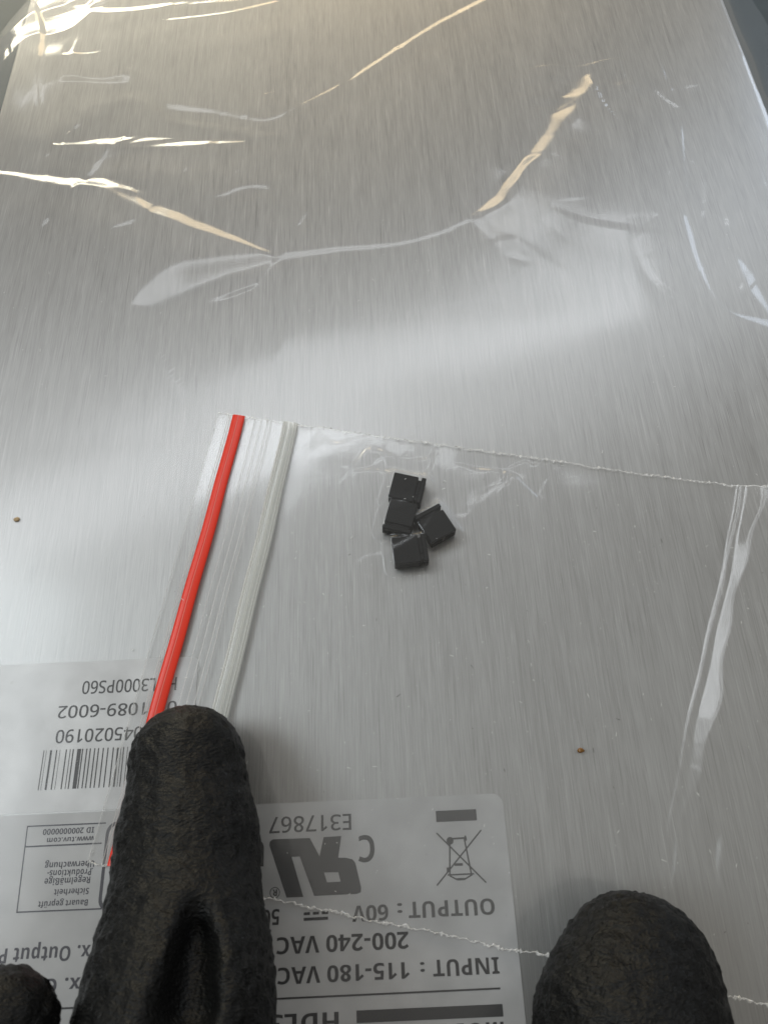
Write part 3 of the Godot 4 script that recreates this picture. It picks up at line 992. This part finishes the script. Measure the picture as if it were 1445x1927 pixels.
func nets(bones: Array, cuts: Array, lo: Vector3, hi: Vector3, cell: float) -> ArrayMesh:
	# one skin round all the bones: a vertex in each cell that the surface crosses
	var nb := Vector3i(((hi - lo) / (cell * 8.0)).ceil())
	var nx := nb.x * 8 + 1
	var ny := nb.y * 8 + 1
	var nz := nb.z * 8 + 1
	var val := PackedFloat32Array()
	val.resize(nx * ny * nz)
	val.fill(1e3)
	var live := []
	var reach := cell * 8.0 * 0.87 + 2.5
	for bk in nb.z:
		for bj in nb.y:
			for bi in nb.x:
				var mid := lo + (Vector3(bi, bj, bk) * 8.0 + Vector3.ONE * 4.0) * cell
				if absf(field(mid, bones, cuts)) > reach: continue
				live.append(Vector3i(bi, bj, bk))
				for k in range(bk * 8, bk * 8 + 9):
					for j in range(bj * 8, bj * 8 + 9):
						for i in range(bi * 8, bi * 8 + 9):
							var at := (k * ny + j) * nx + i
							if val[at] > 900.0: val[at] = field(lo + Vector3(i, j, k) * cell, bones, cuts)
	var where := {}
	var v := PackedVector3Array()
	var sx := [0, 1, 0, 1, 0, 1, 0, 1]
	var sy := [0, 0, 1, 1, 0, 0, 1, 1]
	var sz := [0, 0, 0, 0, 1, 1, 1, 1]
	var edges := [[0, 1], [2, 3], [4, 5], [6, 7], [0, 2], [1, 3], [4, 6], [5, 7], [0, 4], [1, 5], [2, 6], [3, 7]]
	var off := []
	for c in 8: off.append((sz[c] * ny + sy[c]) * nx + sx[c])
	var g := PackedFloat32Array()
	g.resize(8)
	for bl in live:
		for k in range(bl.z * 8, bl.z * 8 + 8):
			for j in range(bl.y * 8, bl.y * 8 + 8):
				for i in range(bl.x * 8, bl.x * 8 + 8):
					var at := (k * ny + j) * nx + i
					var below := 0
					for c in 8:
						g[c] = val[at + off[c]]
						if g[c] < 0.0: below += 1
					if below == 0 or below == 8: continue
					var sum := Vector3.ZERO
					var count := 0
					for e in edges:
						var a: float = g[e[0]]
						var b: float = g[e[1]]
						if (a < 0.0) == (b < 0.0): continue
						var t := a / (a - b)
						sum += Vector3(lerpf(sx[e[0]], sx[e[1]], t), lerpf(sy[e[0]], sy[e[1]], t), lerpf(sz[e[0]], sz[e[1]], t))
						count += 1
					where[at] = v.size()
					v.append(lo + (Vector3(i, j, k) + sum / count) * cell)
	var idx := PackedInt32Array()
	var step := [1, nx, nx * ny]
	for at in where:
		for ax in 3:
			var a: float = val[at]
			var b: float = val[at + step[ax]]
			if (a < 0.0) == (b < 0.0): continue
			var u: int = step[(ax + 1) % 3]
			var w: int = step[(ax + 2) % 3]
			if not (where.has(at - u) and where.has(at - w) and where.has(at - u - w)): continue
			var q := [where[at], where[at - u], where[at - u - w], where[at - w]]
			if a < 0.0: idx.append_array([q[0], q[2], q[1], q[0], q[3], q[2]])
			else: idx.append_array([q[0], q[1], q[2], q[0], q[2], q[3]])
	return surface(v, idx)


func wrinkled(smooth: ArrayMesh, seed_: int, dent: float, cuts: Array) -> ArrayMesh:
	# the crinkled rubber: ridges that run mostly round the finger, pushed out along the normals
	var n := FastNoiseLite.new()
	n.seed = seed_
	n.noise_type = FastNoiseLite.TYPE_SIMPLEX_SMOOTH
	n.fractal_type = FastNoiseLite.FRACTAL_RIDGED
	n.frequency = 0.36
	n.fractal_octaves = 2
	n.domain_warp_enabled = true
	n.domain_warp_amplitude = 2.5
	n.domain_warp_frequency = 0.12
	var big := FastNoiseLite.new()
	big.seed = seed_ + 1
	big.frequency = 0.11
	big.fractal_octaves = 2
	var arr := smooth.surface_get_arrays(0)
	var v: PackedVector3Array = arr[Mesh.ARRAY_VERTEX]
	var nn: PackedVector3Array = arr[Mesh.ARRAY_NORMAL]
	var out := PackedVector3Array()
	for i in v.size():
		var p := v[i] / MM
		var d := dent * (n.get_noise_3d(p.x * 0.6, p.y * 1.1, p.z * 1.1) - 0.2) + 0.15 * big.get_noise_3d(p.x, p.y, p.z)
		if cuts.size(): d *= 0.35 + 0.65 * smoothstep(0.15, 1.6, cut_gap(p, cuts))
		out.append(p + nn[i] * d)
	return surface(out, arr[Mesh.ARRAY_INDEX])


func cut_gap(p: Vector3, cuts: Array) -> float:
	var d := 1e3
	for b in cuts:
		var t := clampf((p - b[0]).dot(b[1]) / b[2], 0.0, 1.0)
		d = minf(d, p.distance_to(b[0] + b[1] * t) - lerpf(b[3], b[4], t))
	return d


func build_hands() -> void:
	# left: a finger pressed on the mouth of the bag and a knuckle at the corner, both on a palm towards the viewer
	var b := [
		bone(Vector3(-29.0, 9.0, -8.4), Vector3(-27.2, 12.0, 2.5), 7.8, 8.2),
		bone(Vector3(-27.2, 12.0, 2.5), Vector3(-25.4, 18.0, 13.3), 8.2, 9.0),
		bone(Vector3(-25.4, 18.0, 13.3), Vector3(-24.4, 22.5, 19.0), 9.0, 9.3),
		bone(Vector3(-24.4, 22.5, 19.0), Vector3(-25.0, 34.0, 36.0), 9.3, 9.9),
		bone(Vector3(-25.0, 34.0, 36.0), Vector3(-31.0, 43.0, 62.0), 9.9, 14.0, 6.0),
		bone(Vector3(-40.4, 29.0, 17.6), Vector3(-46.5, 36.0, 36.0), 5.8, 7.6, 1.5),
		bone(Vector3(-46.5, 36.0, 36.0), Vector3(-46.0, 42.0, 62.0), 7.6, 12.5, 3.0),
		bone(Vector3(-60.0, 32.0, 32.0), Vector3(-60.0, 40.0, 64.0), 7.6, 12.0, 3.0),
		bone(Vector3(-36.0, 44.0, 66.0), Vector3(-52.0, 46.0, 112.0), 20.0, 19.0, 10.0)]
	# a deep crease in the glove along the back of the finger
	var cuts := [
		bone(Vector3(-22.2, 25.6, 8.4), Vector3(-21.5, 28.0, 11.2), 1.3, 2.0, 1.8),
		bone(Vector3(-21.5, 28.0, 11.2), Vector3(-21.0, 31.6, 15.0), 2.0, 2.9, 1.8),
		bone(Vector3(-21.0, 31.6, 15.0), Vector3(-20.9, 37.0, 21.5), 2.9, 3.9, 1.8),
		bone(Vector3(-22.2, 24.4, 10.4), Vector3(-21.4, 28.6, 16.0), 1.0, 2.2, 1.8)]
	var o := put("gloved_hand", wrinkled(nets(b, cuts, Vector3(-82, -4, -22), Vector3(-6, 74, 138), 0.6), 4, 0.36, cuts), "glove_rubber")
	tag(o, "black crinkled rubber glove at the left, one finger pressing on the mouth of the bag", "gloved hand", "hands in black rubber gloves")
	# right: a thumb on the near seam
	b = [
		bone(Vector3(28.3, 11.0, 18.6), Vector3(25.5, 13.5, 23.5), 9.1, 9.9),
		bone(Vector3(25.5, 13.5, 23.5), Vector3(22.8, 22.0, 38.0), 9.9, 10.8),
		bone(Vector3(22.8, 22.0, 38.0), Vector3(30.0, 38.0, 64.0), 10.8, 14.0, 8.0),
		bone(Vector3(44.0, 22.0, 44.0), Vector3(42.0, 36.0, 64.0), 8.6, 12.5, 8.0),
		bone(Vector3(34.0, 40.0, 68.0), Vector3(50.0, 46.0, 112.0), 20.0, 19.0, 10.0)]
	o = put("gloved_hand_001", wrinkled(nets(b, [], Vector3(4, -4, 2), Vector3(80, 74, 138), 0.6), 19, 0.42, []), "glove_rubber")
	tag(o, "black crinkled rubber glove at the lower right, thumb on the bag's near edge", "gloved hand", "hands in black rubber gloves")


# ---------------------------------------------------------------- small things
func chip(r: float, flat: float, seed_: int) -> ArrayMesh:
	var rng := RandomNumberGenerator.new()
	rng.seed = seed_
	var s := SphereMesh.new()
	s.radius = 1.0
	s.height = 2.0
	s.radial_segments = 12
	s.rings = 7
	var n := FastNoiseLite.new()
	n.seed = seed_
	n.frequency = 0.9
	var a := s.surface_get_arrays(0)
	var v := PackedVector3Array()
	for p: Vector3 in a[Mesh.ARRAY_VERTEX]:
		var k := 1.0 + 0.5 * n.get_noise_3d(p.x, p.y, p.z)
		v.append(Vector3(p.x, p.y * flat, p.z * 0.75) * r * k)
	return surface(v, a[Mesh.ARRAY_INDEX])


func build_specks() -> void:
	var o := put("brown_flake", chip(0.55, 0.25, 3), "flake")
	tag(o, "tiny brown flake lying over the metal at the left edge", "flake")
	o.position = Vector3(-64.7, 0.26, -51.1) * MM
	o = put("amber_bead", chip(0.5, 0.7, 8), "amber")
	tag(o, "tiny dark amber bead caught in the zip bag beyond the right thumb", "bead")
	o.position = Vector3(27.9, 0.75, -8.4) * MM
	# dust on the large bag
	var gen := RandomNumberGenerator.new()
	gen.seed = 91
	var dv := PackedVector3Array()
	var di := PackedInt32Array()
	for k in 420:
		var p := Vector2(gen.randf_range(-86.0, 92.0), gen.randf_range(-120.0, -10.0))
		var a := gen.randf() * TAU
		var d := Vector2(cos(a), sin(a)) * (0.04 + 0.3 * pow(gen.randf(), 6.0))
		var n := Vector2(-sin(a), cos(a)) * gen.randf_range(0.025, 0.05)
		prism_into(dv, di, PackedVector2Array([p - d - n, p + d - n * 0.6, p + d * 1.1, p + d + n * 0.6, p - d + n]), 0.19, 0.22)
	o = put("dust", surface(dv, di, PackedVector2Array(), false), "dust_light")
	tag(o, "pale specks of dust on the large bag over the metal", "dust", "", "stuff")
	# dust and lint on the bag: too small to count
	for kind in [["dust_light", 260, 1], ["dust_dark", 60, 2]]:
		var rng := RandomNumberGenerator.new()
		rng.seed = 70 + kind[2]
		var v := PackedVector3Array()
		var idx := PackedInt32Array()
		for k in kind[1]:
			var u := rng.randf_range(0.5, 112.0)
			var w := rng.randf_range(0.5, 75.0)
			var p := bag_xz(u, w)
			var y := maxf(0.95 + fold_rise(u, w), cap_height(p) + 0.2) - 0.02
			var long_ := 0.05 + 0.35 * pow(rng.randf(), 5.0)
			var a := rng.randf() * TAU
			var d := Vector2(cos(a), sin(a)) * long_
			var n := Vector2(-sin(a), cos(a)) * rng.randf_range(0.025, 0.045)
			prism_into(v, idx, PackedVector2Array([p - d - n, p + d - n * 0.6, p + d * 1.1, p + d + n * 0.6, p - d + n]), y, y + 0.03)
		o = put("dust", surface(v, idx, PackedVector2Array(), false), kind[0])
		tag(o, "pale specks of dust and lint on the zip bag" if kind[2] == 1 else "dark specks of dust and lint on the zip bag", "dust", "", "stuff")
